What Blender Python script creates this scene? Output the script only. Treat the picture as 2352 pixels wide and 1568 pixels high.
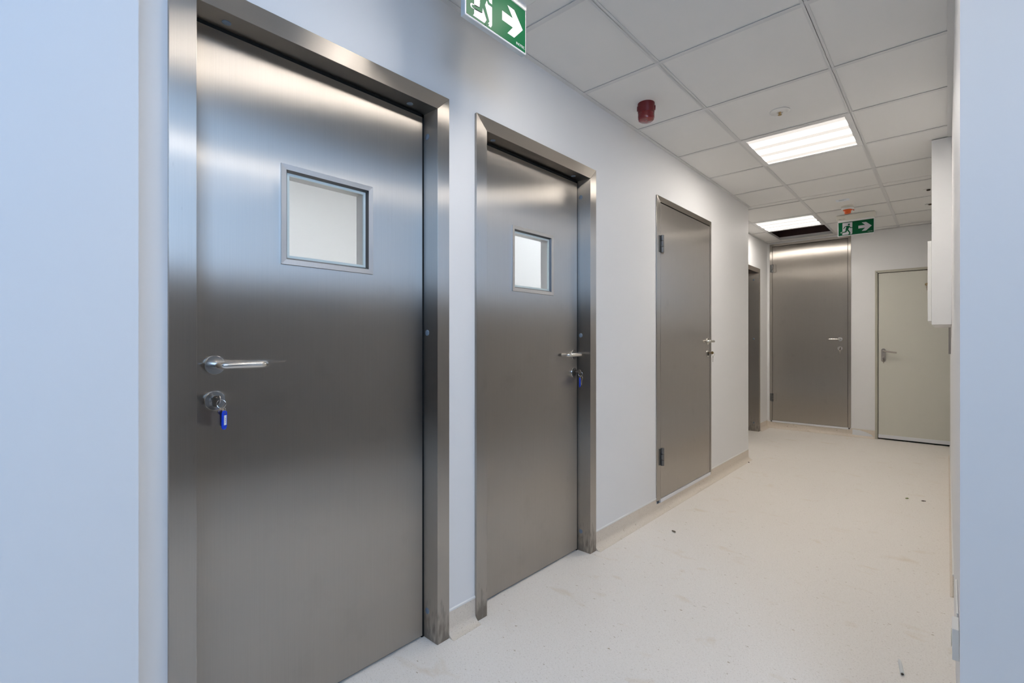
import bpy, bmesh, math, random
from mathutils import Vector, Matrix
random.seed(7)
for o in list(bpy.data.objects):
    bpy.data.objects.remove(o, do_unlink=True)
SC = bpy.context.scene
COL = SC.collection
PI = math.pi

# ------------------------------------------------------------------ camera
cam_d = bpy.data.cameras.new('camera')
cam = bpy.data.objects.new('camera', cam_d)
COL.objects.link(cam)
cam.location = (1.442, 0.0, 1.1465)
cam.rotation_euler = (PI/2, 0, math.radians(42.0044))
cam_d.sensor_width = 36.0
cam_d.lens = 1110.0/2352.0*36.0
cam_d.clip_start = 0.02
SC.camera = cam

# ------------------------------------------------------------------ world, daylight, exposure
w = bpy.data.worlds.new('world'); SC.world = w
w.use_nodes = True
w.node_tree.nodes['Background'].inputs[0].default_value = (0.45, 0.68, 1.0, 1)
w.node_tree.nodes['Background'].inputs[1].default_value = 0.6
SC.view_settings.view_transform = 'Standard'
SC.view_settings.look = 'None'
SC.view_settings.exposure = 0.0
SC.view_settings.gamma = 1.0
SC.view_settings.use_curve_mapping = False

PANEL_WARM = (1.0, 0.93, 0.86)
PANEL_PEAK = 37.0
HALL_WIN = dict(y0=-2.4, y1=0.1, z0=1.75, z1=3.45, x=3.2)
sun = bpy.data.lights.new('window_daylight', 'AREA')      # sky light falling through the hall's high window
sun.shape = 'RECTANGLE'; sun.size = HALL_WIN['y1']-HALL_WIN['y0']; sun.size_y = HALL_WIN['z1']-HALL_WIN['z0']
sun.energy = 90.0; sun.color = (0.43, 0.64, 1.0)
sun_o = bpy.data.objects.new('window_daylight', sun); COL.objects.link(sun_o)
sun_o.location = (HALL_WIN['x']+0.16, (HALL_WIN['y0']+HALL_WIN['y1'])/2, (HALL_WIN['z0']+HALL_WIN['z1'])/2)
sun_o.rotation_euler = (0, PI/2, 0)
sun.size, sun.size_y = sun.size_y, sun.size               # local X is vertical after the turn

CH = 2.4545        # ceiling height
RW = 1.464         # right wall plane
END = 7.1          # end wall plane
GX = [-0.17, 0.43, 1.03]
GY = [2.1526 + 0.6*j for j in range(-3, 9)]

# ------------------------------------------------------------------ helpers
def link(o, parent=None):
    COL.objects.link(o)
    if parent is not None: o.parent = parent
    return o

def tag(o, label=None, cat=None, group=None, kind=None):
    if label: o['label'] = label
    if cat: o['category'] = cat
    if group: o['group'] = group
    if kind: o['kind'] = kind
    return o

def empty(name, loc, rz=0.0):
    o = bpy.data.objects.new(name, None)
    o.empty_display_size = 0.1
    o.location = loc; o.rotation_euler = (0, 0, rz)
    return link(o)

class MB:
    """collects shapes, builds ONE mesh object"""
    def __init__(s): s.bm = bmesh.new()
    def box(s, x0, x1, y0, y1, z0, z1, bevel=0.0, seg=2):
        r = bmesh.ops.create_cube(s.bm, size=1.0)
        vs = r['verts']
        for v in vs:
            v.co = Vector(((x0+x1)/2+v.co.x*(x1-x0), (y0+y1)/2+v.co.y*(y1-y0), (z0+z1)/2+v.co.z*(z1-z0)))
        if bevel > 0:
            es = set(e for v in vs for e in v.link_edges)
            bmesh.ops.bevel(s.bm, geom=list(es), offset=bevel, segments=seg, affect='EDGES', profile=0.5)
        return s
    def prism(s, pts, axis, a, b):
        """polygon pts in the plane normal to axis, extruded from a to b"""
        def P(u, v, t):
            if axis == 'y': return (u, t, v)
            if axis == 'x': return (t, u, v)
            return (u, v, t)
        A = [s.bm.verts.new(P(u, v, a)) for u, v in pts]
        B = [s.bm.verts.new(P(u, v, b)) for u, v in pts]
        n = len(pts)
        s.bm.faces.new(A); s.bm.faces.new(B[::-1])
        for i in range(n):
            s.bm.faces.new((A[i], B[i], B[(i+1) % n], A[(i+1) % n]))
        return s
    def tube(s, pts, r, seg=16, cap=True):
        pts = [Vector(p) for p in pts]
        rs = r if isinstance(r, (list, tuple)) else [r]*len(pts)
        rings = []
        up = Vector((0, 0, 1))
        t0 = (pts[1]-pts[0]).normalized()
        if abs(t0.dot(up)) > 0.9: up = Vector((1, 0, 0))
        n = t0.cross(up).normalized()
        for i, p in enumerate(pts):
            if i == 0: t = pts[1]-pts[0]
            elif i == len(pts)-1: t = pts[-1]-pts[-2]
            else: t = (pts[i+1]-pts[i]).normalized()+(pts[i]-pts[i-1]).normalized()
            t = t.normalized()
            n = (n - t*n.dot(t)).normalized()
            b = t.cross(n)
            rings.append([s.bm.verts.new(p + (n*math.cos(2*PI*k/seg)+b*math.sin(2*PI*k/seg))*rs[i]) for k in range(seg)])
        for i in range(len(rings)-1):
            for k in range(seg):
                s.bm.faces.new((rings[i][k], rings[i][(k+1) % seg], rings[i+1][(k+1) % seg], rings[i+1][k]))
        if cap:
            s.bm.faces.new(rings[0][::-1]); s.bm.faces.new(rings[-1])
        return s
    def ring(s, center, normal, R, r, seg=28, seg2=8, up=None):
        c = Vector(center); nrm = Vector(normal).normalized()
        a = nrm.orthogonal().normalized(); b = nrm.cross(a)
        rings = []
        for i in range(seg):
            t = 2*PI*i/seg
            d = a*math.cos(t)+b*math.sin(t)
            rings.append([s.bm.verts.new(c+d*(R+r*math.cos(2*PI*k/seg2))+nrm*r*math.sin(2*PI*k/seg2)) for k in range(seg2)])
        for i in range(seg):
            for k in range(seg2):
                s.bm.faces.new((rings[i][k], rings[(i+1) % seg][k], rings[(i+1) % seg][(k+1) % seg2], rings[i][(k+1) % seg2]))
        return s
    def lathe(s, prof, origin, axis=(0, 0, 1), seg=40):
        """prof: list of (radius, height along axis)"""
        o = Vector(origin); ax = Vector(axis).normalized()
        a = ax.orthogonal().normalized(); b = ax.cross(a)
        rings = []
        for r, h in prof:
            r = max(r, 1e-5)
            rings.append([s.bm.verts.new(o+ax*h+(a*math.cos(2*PI*k/seg)+b*math.sin(2*PI*k/seg))*r) for k in range(seg)])
        for i in range(len(rings)-1):
            for k in range(seg):
                s.bm.faces.new((rings[i][k], rings[i][(k+1) % seg], rings[i+1][(k+1) % seg], rings[i+1][k]))
        s.bm.faces.new(rings[0][::-1]); s.bm.faces.new(rings[-1])
        return s
    def build(s, name, mat, parent=None, smooth=False, bevel=0.0):
        bmesh.ops.recalc_face_normals(s.bm, faces=s.bm.faces)
        me = bpy.data.meshes.new(name)
        s.bm.to_mesh(me); s.bm.free()
        me.materials.append(mat)
        if smooth:
            for p in me.polygons: p.use_smooth = True
            try: me.set_sharp_from_angle(angle=math.radians(38))
            except Exception: pass
        o = bpy.data.objects.new(name, me)
        link(o, parent)
        if bevel > 0:
            m = o.modifiers.new('bevel', 'BEVEL'); m.width = bevel; m.segments = 2; m.limit_method = 'ANGLE'
            m.angle_limit = math.radians(50)
        return o

def cells(mb, u0, u1, v0, v1, holes, put):
    """fills the rectangle minus rectangular holes with boxes through put(ua,ub,va,vb)"""
    us = sorted(set([u0, u1]+[min(max(h[i], u0), u1) for h in holes for i in (0, 1)]))
    for a, b in zip(us, us[1:]):
        if b-a < 1e-6: continue
        m = (a+b)/2
        hs = sorted([(h[2], h[3]) for h in holes if h[0] < m < h[1]])
        z = v0
        for h0, h1 in hs:
            if h0 > z+1e-6: put(a, b, z, h0)
            z = max(z, h1)
        if z < v1-1e-6: put(a, b, z, v1)

def text_mesh(name, body, size, mat, parent, loc, rot, align='CENTER', ext=0.0002):
    cu = bpy.data.curves.new(name, 'FONT'); cu.body = body; cu.size = size
    cu.align_x = align; cu.align_y = 'CENTER'; cu.extrude = ext
    t = bpy.data.objects.new(name+'_tmp', cu); COL.objects.link(t)
    bpy.context.view_layer.update()
    dg = bpy.context.evaluated_depsgraph_get()
    me = bpy.data.meshes.new_from_object(t.evaluated_get(dg))
    bpy.data.objects.remove(t, do_unlink=True)
    me.materials.clear(); me.materials.append(mat)
    o = bpy.data.objects.new(name, me); link(o, parent)
    o.location = loc; o.rotation_euler = rot
    return o

# ------------------------------------------------------------------ materials
def newmat(name):
    m = bpy.data.materials.new(name); m.use_nodes = True
    nt = m.node_tree
    return m, nt, nt.nodes['Principled BSDF']

def plain(name, col, rough=0.5, metal=0.0, spec=0.5, emit=None, estr=0.0, bump=0.0, bscale=200.0, coat=0.0):
    m, nt, b = newmat(name)
    b.inputs['Base Color'].default_value = (*col, 1)
    b.inputs['Roughness'].default_value = rough
    b.inputs['Metallic'].default_value = metal
    b.inputs['Specular IOR Level'].default_value = spec
    b.inputs['Coat Weight'].default_value = coat
    if emit:
        b.inputs['Emission Color'].default_value = (*emit, 1); b.inputs['Emission Strength'].default_value = estr
    if bump > 0:
        tc = nt.nodes.new('ShaderNodeTexCoord'); n = nt.nodes.new('ShaderNodeTexNoise'); bp = nt.nodes.new('ShaderNodeBump')
        n.inputs['Scale'].default_value = bscale; n.inputs['Detail'].default_value = 3
        bp.inputs['Strength'].default_value = bump; bp.inputs['Distance'].default_value = 0.001
        nt.links.new(tc.outputs['Object'], n.inputs['Vector']); nt.links.new(n.outputs['Fac'], bp.inputs['Height'])
        nt.links.new(bp.outputs['Normal'], b.inputs['Normal'])
    return m

def steel(name, col, rough, aniso, grain='v', scuffs=False, feet=False):
    """brushed stainless steel; grain 'v' = brushed upright (reflections smear sideways)"""
    m, nt, b0 = newmat(name)
    N = nt.nodes.new; L = nt.links.new
    b = N('ShaderNodeBsdfAnisotropic'); b.distribution = 'GGX'
    b.inputs['Anisotropy'].default_value = -aniso
    L(b.outputs[0], nt.nodes['Material Output'].inputs['Surface'])
    nt.nodes.remove(b0)
    geo = N('ShaderNodeNewGeometry'); tc = N('ShaderNodeTexCoord')
    if grain == 'v':
        cr = N('ShaderNodeVectorMath'); cr.operation = 'CROSS_PRODUCT'
        cr.inputs[1].default_value = (0.0, 0.02, 1.0)
        L(geo.outputs['Normal'], cr.inputs[0]); L(cr.outputs[0], b.inputs['Tangent'])
        sc = (900, 900, 4)
    else:
        cv = N('ShaderNodeCombineXYZ'); cv.inputs[0].default_value = 0.03; cv.inputs[1].default_value = 0.02; cv.inputs[2].default_value = 1.0
        L(cv.outputs[0], b.inputs['Tangent'])
        sc = (6, 6, 900)
    mp = N('ShaderNodeMapping'); mp.inputs['Scale'].default_value = sc
    L(tc.outputs['Object'], mp.inputs['Vector'])
    nz = N('ShaderNodeTexNoise'); nz.inputs['Scale'].default_value = 1.0; nz.inputs['Detail'].default_value = 4
    L(mp.outputs[0], nz.inputs['Vector'])
    bz = N('ShaderNodeTexNoise'); bz.inputs['Scale'].default_value = 3.0; bz.inputs['Detail'].default_value = 5
    L(tc.outputs['Object'], bz.inputs['Vector'])
    r1 = N('ShaderNodeMapRange'); r1.inputs['To Min'].default_value = rough-0.02; r1.inputs['To Max'].default_value = rough+0.02
    L(bz.outputs['Fac'], r1.inputs['Value']); L(r1.outputs[0], b.inputs['Roughness'])
    mx = N('ShaderNodeMix'); mx.data_type = 'RGBA'
    mx.inputs['A'].default_value = (*[c*0.93 for c in col], 1); mx.inputs['B'].default_value = (*[min(1, c*1.07) for c in col], 1)
    L(nz.outputs['Fac'], mx.inputs['Factor'])
    last = mx.outputs['Result']
    if scuffs:      # dirt of its own: faint smudges, and black scuffing near the feet of the frames
        sn = N('ShaderNodeTexNoise'); sn.inputs['Scale'].default_value = 9.0; sn.inputs['Detail'].default_value = 6
        L(tc.outputs['Object'], sn.inputs['Vector'])
        rr = N('ShaderNodeMapRange'); rr.inputs['From Min'].default_value = 0.60; rr.inputs['From Max'].default_value = 0.80
        rr.inputs['To Max'].default_value = 0.10
        L(sn.outputs['Fac'], rr.inputs['Value'])
        m2 = N('ShaderNodeMix'); m2.data_type = 'RGBA'; m2.inputs['B'].default_value = (0.16, 0.145, 0.12, 1)
        L(rr.outputs[0], m2.inputs['Factor']); L(last, m2.inputs['A']); last = m2.outputs['Result']
    if feet:        # black shoe and mop scuffing around the feet of the frames
        sx = N('ShaderNodeSeparateXYZ'); L(tc.outputs['Object'], sx.inputs[0])
        zr = N('ShaderNodeMapRange'); zr.inputs['From Min'].default_value = 0.24; zr.inputs['From Max'].default_value = 0.0
        zr.inputs['To Min'].default_value = 0.0; zr.inputs['To Max'].default_value = 0.42
        L(sx.outputs['Z'], zr.inputs['Value'])
        mq = N('ShaderNodeMapping'); mq.inputs['Scale'].default_value = (60, 60, 16); L(tc.outputs['Object'], mq.inputs['Vector'])
        fn = N('ShaderNodeTexNoise'); fn.inputs['Scale'].default_value = 1.0; fn.inputs['Detail'].default_value = 6; L(mq.outputs[0], fn.inputs['Vector'])
        ad = N('ShaderNodeMath'); ad.operation = 'ADD'; L(zr.outputs[0], ad.inputs[0]); L(fn.outputs['Fac'], ad.inputs[1])
        fr_ = N('ShaderNodeMapRange'); fr_.inputs['From Min'].default_value = 0.70; fr_.inputs['From Max'].default_value = 0.95; fr_.inputs['To Max'].default_value = 0.5
        L(ad.outputs[0], fr_.inputs['Value'])
        m3 = N('ShaderNodeMix'); m3.data_type = 'RGBA'; m3.inputs['B'].default_value = (0.10, 0.085, 0.07, 1)
        L(fr_.outputs[0], m3.inputs['Factor']); L(last, m3.inputs['A']); last = m3.outputs['Result']
    L(last, b.inputs['Color'])
    bp = N('ShaderNodeBump'); bp.inputs['Strength'].default_value = 1.0; bp.inputs['Distance'].default_value = 0.00012
    L(nz.outputs['Fac'], bp.inputs['Height']); L(bp.outputs['Normal'], b.inputs['Normal'])
    return m

def floor_mat(name='speckled_vinyl', k=(1, 1, 1)):
    m, nt, b = newmat(name)
    N = nt.nodes.new; L = nt.links.new
    tc = N('ShaderNodeTexCoord')
    def noise(scale, detail, lo, hi, mx=1.0, dist=0.0, stretch=None):
        n = N('ShaderNodeTexNoise'); n.inputs['Scale'].default_value = scale; n.inputs['Detail'].default_value = detail
        n.inputs['Distortion'].default_value = dist
        if stretch:
            mp = N('ShaderNodeMapping'); mp.inputs['Scale'].default_value = stretch[0]; mp.inputs['Rotation'].default_value = (0, 0, stretch[1])
            L(tc.outputs['Object'], mp.inputs['Vector']); L(mp.outputs[0], n.inputs['Vector'])
        else: L(tc.outputs['Object'], n.inputs['Vector'])
        r = N('ShaderNodeMapRange'); r.inputs['From Min'].default_value = lo; r.inputs['From Max'].default_value = hi; r.inputs['To Max'].default_value = mx
        L(n.outputs['Fac'], r.inputs['Value']); return r.outputs[0]
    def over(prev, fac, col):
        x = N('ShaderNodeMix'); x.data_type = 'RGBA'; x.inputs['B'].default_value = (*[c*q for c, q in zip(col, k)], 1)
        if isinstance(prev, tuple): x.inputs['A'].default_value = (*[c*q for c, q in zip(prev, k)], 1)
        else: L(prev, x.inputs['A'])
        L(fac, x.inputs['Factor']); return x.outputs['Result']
    c = over((0.865, 0.825, 0.77), noise(1.6, 4, 0.35, 0.7, 0.5), (0.835, 0.785, 0.725))
    c = over(c, noise(130, 2, 0.60, 0.72, 0.6), (0.94, 0.92, 0.89))
    c = over(c, noise(150, 2, 0.60, 0.70, 0.42, 0.0, ((1, 1.9, 1), 0.6)), (0.42, 0.36, 0.29))
    c = over(c, noise(120, 2, 0.63, 0.72, 0.42, 0.0, ((1.9, 1, 1), -0.4)), (0.46, 0.42, 0.38))
    c = over(c, noise(42, 3, 0.685, 0.73, 0.8, 0.0, ((1, 2.2, 1), 0.2)), (0.40, 0.31, 0.20))
    c = over(c, noise(5.5, 6, 0.62, 0.74, 0.34, 0.4, ((1, 1.8, 1), 1.0)), (0.66, 0.53, 0.36))
    L(c, b.inputs['Base Color'])
    b.inputs['Roughness'].default_value = 0.42
    b.inputs['Specular IOR Level'].default_value = 0.35
    return m

M = {}
M['wall'] = plain('white_wall_paint', (0.83, 0.83, 0.83), 0.55, spec=0.3, bump=0.12, bscale=90)
M['wall_end'] = M['wall']
M['tile'] = plain('ceiling_tile_board', (0.84, 0.835, 0.82), 0.85, spec=0.2, bump=0.2, bscale=260)
M['grid'] = plain('white_ceiling_grid', (0.73, 0.73, 0.725), 0.5, spec=0.3)
M['floor'] = floor_mat()
M['steel_v'] = steel('brushed_steel_upright', (0.52, 0.485, 0.44), 0.33, 0.80, 'v', True)
M['steel_jamb'] = steel('brushed_steel_frame', (0.52, 0.485, 0.44), 0.33, 0.80, 'v', True, True)
M['steel_h'] = steel('brushed_steel_level', (0.52, 0.485, 0.44), 0.33, 0.80, 'h')
M['steel_bead'] = steel('brushed_steel_bead', (0.60, 0.60, 0.60), 0.32, 0.5, 'v')
M['satin'] = plain('satin_steel', (0.66, 0.64, 0.61), 0.22, metal=1.0)
M['dark_steel'] = plain('dark_hinge_steel', (0.20, 0.20, 0.20), 0.32, metal=1.0)
M['plate_steel'] = plain('dull_handle_plate', (0.36, 0.33, 0.30), 0.38, metal=1.0)
M['black'] = plain('black_rubber', (0.012, 0.012, 0.012), 0.7, spec=0.2)
M['white_plastic'] = plain('white_plastic', (0.82, 0.82, 0.80), 0.35)
M['cream_plastic'] = plain('cream_plastic', (0.72, 0.70, 0.62), 0.4)
M['white_metal'] = plain('white_painted_metal', (0.80, 0.80, 0.80), 0.4)
M['alu'] = plain('pale_aluminium', (0.78, 0.79, 0.82), 0.35, metal=0.2)
M['beige'] = plain('beige_door_paint', (0.68, 0.67, 0.595), 0.45, spec=0.4)
M['beige_frame'] = plain('beige_frame_paint', (0.52, 0.50, 0.42), 0.45)
M['cap'] = plain('blue_grey_screw_cap', (0.20, 0.25, 0.31), 0.35)
M['red'] = plain('red_plastic', (0.15, 0.003, 0.006), 0.4)
M['red_lens'] = plain('red_lens', (0.22, 0.003, 0.008), 0.18, coat=0.5)
M['orange'] = plain('orange_dust_cap', (0.75, 0.11, 0.012), 0.45)
M['green'] = plain('exit_sign_green', (0.0, 0.085, 0.030), 0.4, spec=0.15)
M['sign_white'] = plain('exit_sign_white', (0.55, 0.55, 0.59), 0.45, spec=0.25)
M['acrylic'] = plain('frosted_acrylic', (0.72, 0.78, 0.82), 0.25)
M['blue'] = plain('blue_tag_plastic', (0.006, 0.055, 0.68), 0.3)
M['paper'] = plain('paper_slip', (0.80, 0.84, 0.90), 0.7)
M['ink'] = plain('dark_ink', (0.03, 0.03, 0.035), 0.7)
M['nickel'] = plain('key_nickel', (0.55, 0.50, 0.44), 0.28, metal=1.0)
M['brass'] = plain('old_brass', (0.50, 0.36, 0.18), 0.32, metal=1.0)
M['keydark'] = plain('dark_key_bow', (0.10, 0.08, 0.06), 0.4, metal=0.6)
M['spacer'] = plain('pale_glazing_spacer', (0.62, 0.72, 0.73), 0.3)
M['film'] = plain('white_foil', (0.80, 0.82, 0.84), 0.5)
M['void_red'] = plain('plenum_dark_red_lining', (0.045, 0.022, 0.02), 0.4)
M['pipe'] = plain('plenum_dark_red', (0.10, 0.045, 0.04), 0.6)
M['duct'] = plain('plenum_grey', (0.12, 0.12, 0.12), 0.5)
M['dark_void'] = plain('plenum_dark', (0.03, 0.025, 0.025), 0.8)
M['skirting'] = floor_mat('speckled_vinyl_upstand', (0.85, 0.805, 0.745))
M['peg'] = plain('grey_plug_plastic', (0.74, 0.76, 0.75), 0.4)
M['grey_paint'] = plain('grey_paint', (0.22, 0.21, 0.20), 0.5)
M['dark_paint'] = plain('dark_grey_paint', (0.05, 0.05, 0.055), 0.5)
M['crumb'] = plain('dark_crumb', (0.08, 0.06, 0.04), 0.8)
M['crumb_g'] = plain('green_crumb', (0.16, 0.20, 0.05), 0.8)

def glass_mat():
    m, nt, b = newmat('clear_glass')
    N = nt.nodes.new; L = nt.links.new
    out = nt.nodes['Material Output']
    tr = N('ShaderNodeBsdfTransparent'); tr.inputs[0].default_value = (0.955, 0.975, 0.98, 1)
    gl = N('ShaderNodeBsdfGlossy'); gl.inputs['Roughness'].default_value = 0.03
    fr = N('ShaderNodeFresnel'); fr.inputs['IOR'].default_value = 1.5
    mx = N('ShaderNodeMixShader')
    ge = N('ShaderNodeNewGeometry'); iv = N('ShaderNodeMath'); iv.operation = 'SUBTRACT'; iv.inputs[0].default_value = 1.0
    ml = N('ShaderNodeMath'); ml.operation = 'MULTIPLY'
    L(ge.outputs['Backfacing'], iv.inputs[1]); L(iv.outputs[0], ml.inputs[0]); L(fr.outputs[0], ml.inputs[1])
    L(ml.outputs[0], mx.inputs[0]); L(tr.outputs[0], mx.inputs[1]); L(gl.outputs[0], mx.inputs[2]); L(mx.outputs[0], out.inputs['Surface'])
    return m
M['glass'] = glass_mat()

def panel_mat(name, peak, tint):
    """lit diffuser over four tubes lying along local X"""
    m, nt, b = newmat(name)
    N = nt.nodes.new; L = nt.links.new
    tc = N('ShaderNodeTexCoord'); sp = N('ShaderNodeSeparateXYZ'); L(tc.outputs['Object'], sp.inputs[0])
    a = N('ShaderNodeMath'); a.operation = 'MULTIPLY'; a.inputs[1].default_value = 2*PI/0.155
    L(sp.outputs['Y'], a.inputs[0])
    c = N('ShaderNodeMath'); c.operation = 'COSINE'; L(a.outputs[0], c.inputs[0])
    r = N('ShaderNodeMapRange'); r.interpolation_type = 'SMOOTHSTEP'
    r.inputs['From Min'].default_value = -0.45; r.inputs['From Max'].default_value = 0.8
    r.inputs['To Min'].default_value = 0.86; r.inputs['To Max'].default_value = peak
    L(c.outputs[0], r.inputs['Value'])
    b.inputs['Base Color'].default_value = (0.12, 0.12, 0.12, 1)
    b.inputs['Emission Color'].default_value = (*tint, 1)
    L(r.outputs[0], b.inputs['Emission Strength'])
    return m
M['panel'] = panel_mat('lit_diffuser', PANEL_PEAK, PANEL_WARM)
M['panel_near'] = panel_mat('lit_diffuser_near', 25.0, PANEL_WARM)
M['panel_room'] = panel_mat('lit_diffuser_room', 50.0, (0.96, 0.97, 1.0))
M['tube'] = plain('added_pendant_glow', (0.8, 0.8, 0.8), 0.5, emit=(1.0, 0.95, 0.9), estr=8.0)

# ------------------------------------------------------------------ setting: floor, walls, ceiling
def struct(mb, name, mat, label, cat, parent=None):
    o = mb.build(name, mat, parent)
    tag(o, label, cat, kind='structure'); return o

mb = MB(); mb.box(-3.0, 3.6, -4.2, 7.4, -0.10, 0.0)
struct(mb, 'floor', M['floor'], 'pale speckled vinyl floor running down the corridor', 'floor')

D1Y, D2Y, DW, DH = 0.320, 1.372, 0.906, 2.083
D3Y, D3W = 3.034, 0.998
WT = 0.20
mb = MB()
holes = [(D1Y+0.012, D1Y+DW-0.012, 0, DH-0.012), (D2Y+0.012, D2Y+DW-0.012, 0, DH-0.012), (D3Y+0.012, D3Y+D3W-0.012, 0.06, 2.112)]
cells(mb, 0.10, 5.047, 0, 2.75, holes, lambda a, b, c, d: mb.box(-WT, 0, a, b, c, d))
struct(mb, 'wall_left', M['wall'], 'white wall on the left side holding three steel doors', 'wall')
mb = MB(); mb.box(-WT, 0.10, -4.2, 0.2438, 0, 3.7)
struct(mb, 'wall_left', M['wall'], 'bluish white wall edge close to the camera on the far left', 'wall')
mb = MB()
mb.box(RW, RW+0.20, 1.52, 6.55, 0, 2.75)
struct(mb, 'wall_right', M['wall'], 'white corridor wall seen edge on at the right', 'wall')
mb = MB()
mb.box(RW+0.20, 3.5, 1.52, 1.72, 0, 3.7); mb.box(RW, RW+0.2, 1.52, 1.72, 2.75, 3.7)
struct(mb, 'wall_front', M['wall'], 'daylit bluish white wall face at the right edge', 'wall')
mb = MB()
holes = [(-0.307, 0.564, 0.08, 2.425), (0.822, 1.735, 0.0, 1.966)]
cells(mb, -0.55, 2.05, 0, 2.75, holes, lambda a, b, c, d: mb.box(a, b, END, END+0.2, c, d))
struct(mb, 'wall_end', M['wall'], 'white end wall with a steel door and a beige door', 'wall')
mb = MB()
D5Y = 6.731-DW
cells(mb, 5.05, END, 0, 2.75, [(D5Y+0.012, D5Y+DW-0.012, 0, 2.063)], lambda a, b, c, d: mb.box(-0.55, -0.35, a, b, c, d))
mb.box(-0.55, -0.20, 4.9, 5.047, 0, 2.75)
struct(mb, 'wall_recess', M['wall'], 'narrow white side wall beside the far steel door', 'wall')
mb = MB(); mb.box(1.85, 2.05, 6.4, END, 0, 2.75); mb.box(RW+0.2, 2.05, 6.4, 6.55, 0, 2.75)
struct(mb, 'wall_recess', M['wall'], 'white wall closing the recess beside the beige door', 'wall')

# hall behind the camera
hw = HALL_WIN
mb = MB()
cells(mb, -4.2, 1.52, 0, 3.7, [(hw['y0'], hw['y1'], hw['z0'], hw['z1'])], lambda a, b, c, d: mb.box(hw['x'], hw['x']+0.2, a, b, c, d))
struct(mb, 'wall_hall_right', M['wall'], 'white hall wall with a high window behind the camera', 'wall')
mb = MB(); mb.box(hw['x']-0.03, hw['x'], -4.0, 1.52, 0, 1.62)  # unseen cladding, added dark so the nearest door mirrors a dark band
struct(mb, 'trim_1', M['dark_paint'], 'dark grey cladding added below the hall window for a dark mirrored band', 'cladding')
mb = MB(); mb.box(-0.2, 3.4, -4.2, -4.0, 0, 3.7)  # unseen wall, made grey so the far steel door mirrors it dark
struct(mb, 'wall_hall_back', M['grey_paint'], 'grey hall wall far behind the camera', 'wall')
mb = MB(); mb.box(-0.2, 3.4, -4.2, 1.72, 3.7, 3.8)
struct(mb, 'ceiling_hall', M['wall'], 'white plaster ceiling of the hall behind the camera', 'ceiling')
mb = MB(); mb.box(-0.2, 3.4, 0.12, 0.24, 2.75, 3.7)
mb.box(0.10, RW+0.2, 0.12, 0.24, CH+0.02, 2.75)
mb.box(RW+0.2, 3.2, 0.12, 0.24, 2.75, 3.0)
struct(mb, 'wall_header', M['wall'], 'white bulkhead above the mouth of the corridor', 'wall')
win = empty('window_1', (hw['x'], (hw['y0']+hw['y1'])/2, hw['z0']))
tag(win, 'high hall window with white frame behind the camera', 'window', kind='structure')
hy, hz = (hw['y1']-hw['y0'])/2, hw['z1']-hw['z0']
mb = MB()
cells(mb, -hy, hy, 0, hz, [(-hy+0.05, -0.03, 0.05, hz-0.05), (0.03, hy-0.05, 0.05, hz-0.05)], lambda a, b, c, d: mb.box(0.02, 0.08, a, b, c, d))
mb.build('window_frame', M['white_metal'], win)
mb = MB(); mb.box(0.045, 0.051, -hy+0.05, hy-0.05, 0.05, hz-0.05)
mb.build('window_pane', M['glass'], win)

# dark cladding added on the hall's right wall (seen only as the dark band mirrored in the nearest door)
# back room behind the two glazed doors
mb = MB()
mb.box(-2.4, -2.3, -0.6, 3.2, 0, 2.7); mb.box(-2.3, -WT, -0.6, -0.5, 0, 2.7); mb.box(-2.3, -WT, 3.1, 3.2, 0, 2.7)
struct(mb, 'wall_back_room', M['wall'], 'white walls of the room seen through the door windows', 'wall')
mb = MB(); mb.box(-2.4, -WT, -0.6, 3.2, 2.6, 2.7)
struct(mb, 'ceiling_back_room', M['wall'], 'white ceiling of the room behind the glazed doors', 'ceiling')

# ceiling tiles and grid -------------------------------------------------
light_cells = [(0.43, 2.1526+1.2), (0.43, 2.1526-1.2), (-0.17, 2.1526+3.6)]
hole_cell = (-0.17, 2.1526+4.2)
def same(a, b): return abs(a[0]-b[0]) < 0.01 and abs(a[1]-b[1]) < 0.01
def xext(y):     # ceiling extents at a given y
    return (0.0, RW) if y < 5.047 else (-0.35, RW)
GYA = [0.24] + [y for y in GY if y > 0.30 and y < END] + [END]
mb = MB(); gb = MB()
TB = CH+0.0035
for ya, yb in zip(GYA, GYA[1:]):
    segs = [(ya, yb)]
    if ya < 5.047 < yb: segs = [(ya, 5.047), (5.047, yb)]
    for sa, sb in segs:
        x0, x1 = xext((sa+sb)/2)
        xs = [x0]+[x for x in GX if x0+0.02 < x < x1-0.02]+[x1]
        for xa, xb in zip(xs, xs[1:]):
            c = (xa, ya)
            if any(same(c, l) for l in light_cells) or same(c, hole_cell): continue
            mb.box(xa+0.004, xb-0.004, sa+0.004, sb-0.004, TB, TB+0.015)
ceil = mb.build('ceiling', M['tile'])
tag(ceil, 'grey white square tiles of the suspended corridor ceiling', 'ceiling', kind='structure')
for x in GX:
    y0 = 5.047 if x < 0 else 0.24
    gb.box(x-0.012, x+0.012, y0, END, CH, CH+0.002)
    gb.box(x-0.001, x+0.001, y0, END, CH, CH+0.035)
for y in GYA[1:-1]:
    x0, x1 = xext(y)
    gb.box(x0, x1, y-0.012, y+0.012, CH-0.0004, CH+0.0016)
    gb.box(x0, x1, y-0.001, y+0.001, CH, CH+0.035)
gb.box(0, 0.022, 0.24, 5.047, CH-0.001, CH+0.001); gb.box(RW-0.022, RW, 0.24, 6.55, CH-0.001, CH+0.001)
gb.box(-0.35, RW, END-0.022, END, CH-0.001, CH+0.001); gb.box(-0.35, -0.328, 5.047, END, CH-0.001, CH+0.001)
gb.box(-0.35, 0.0, 5.047, 5.069, CH-0.001, CH+0.001)
gb.box(0, RW, 0.24, 0.262, CH-0.001, CH+0.001)
gb.build('ceiling_grid', M['grid'], ceil)
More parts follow.
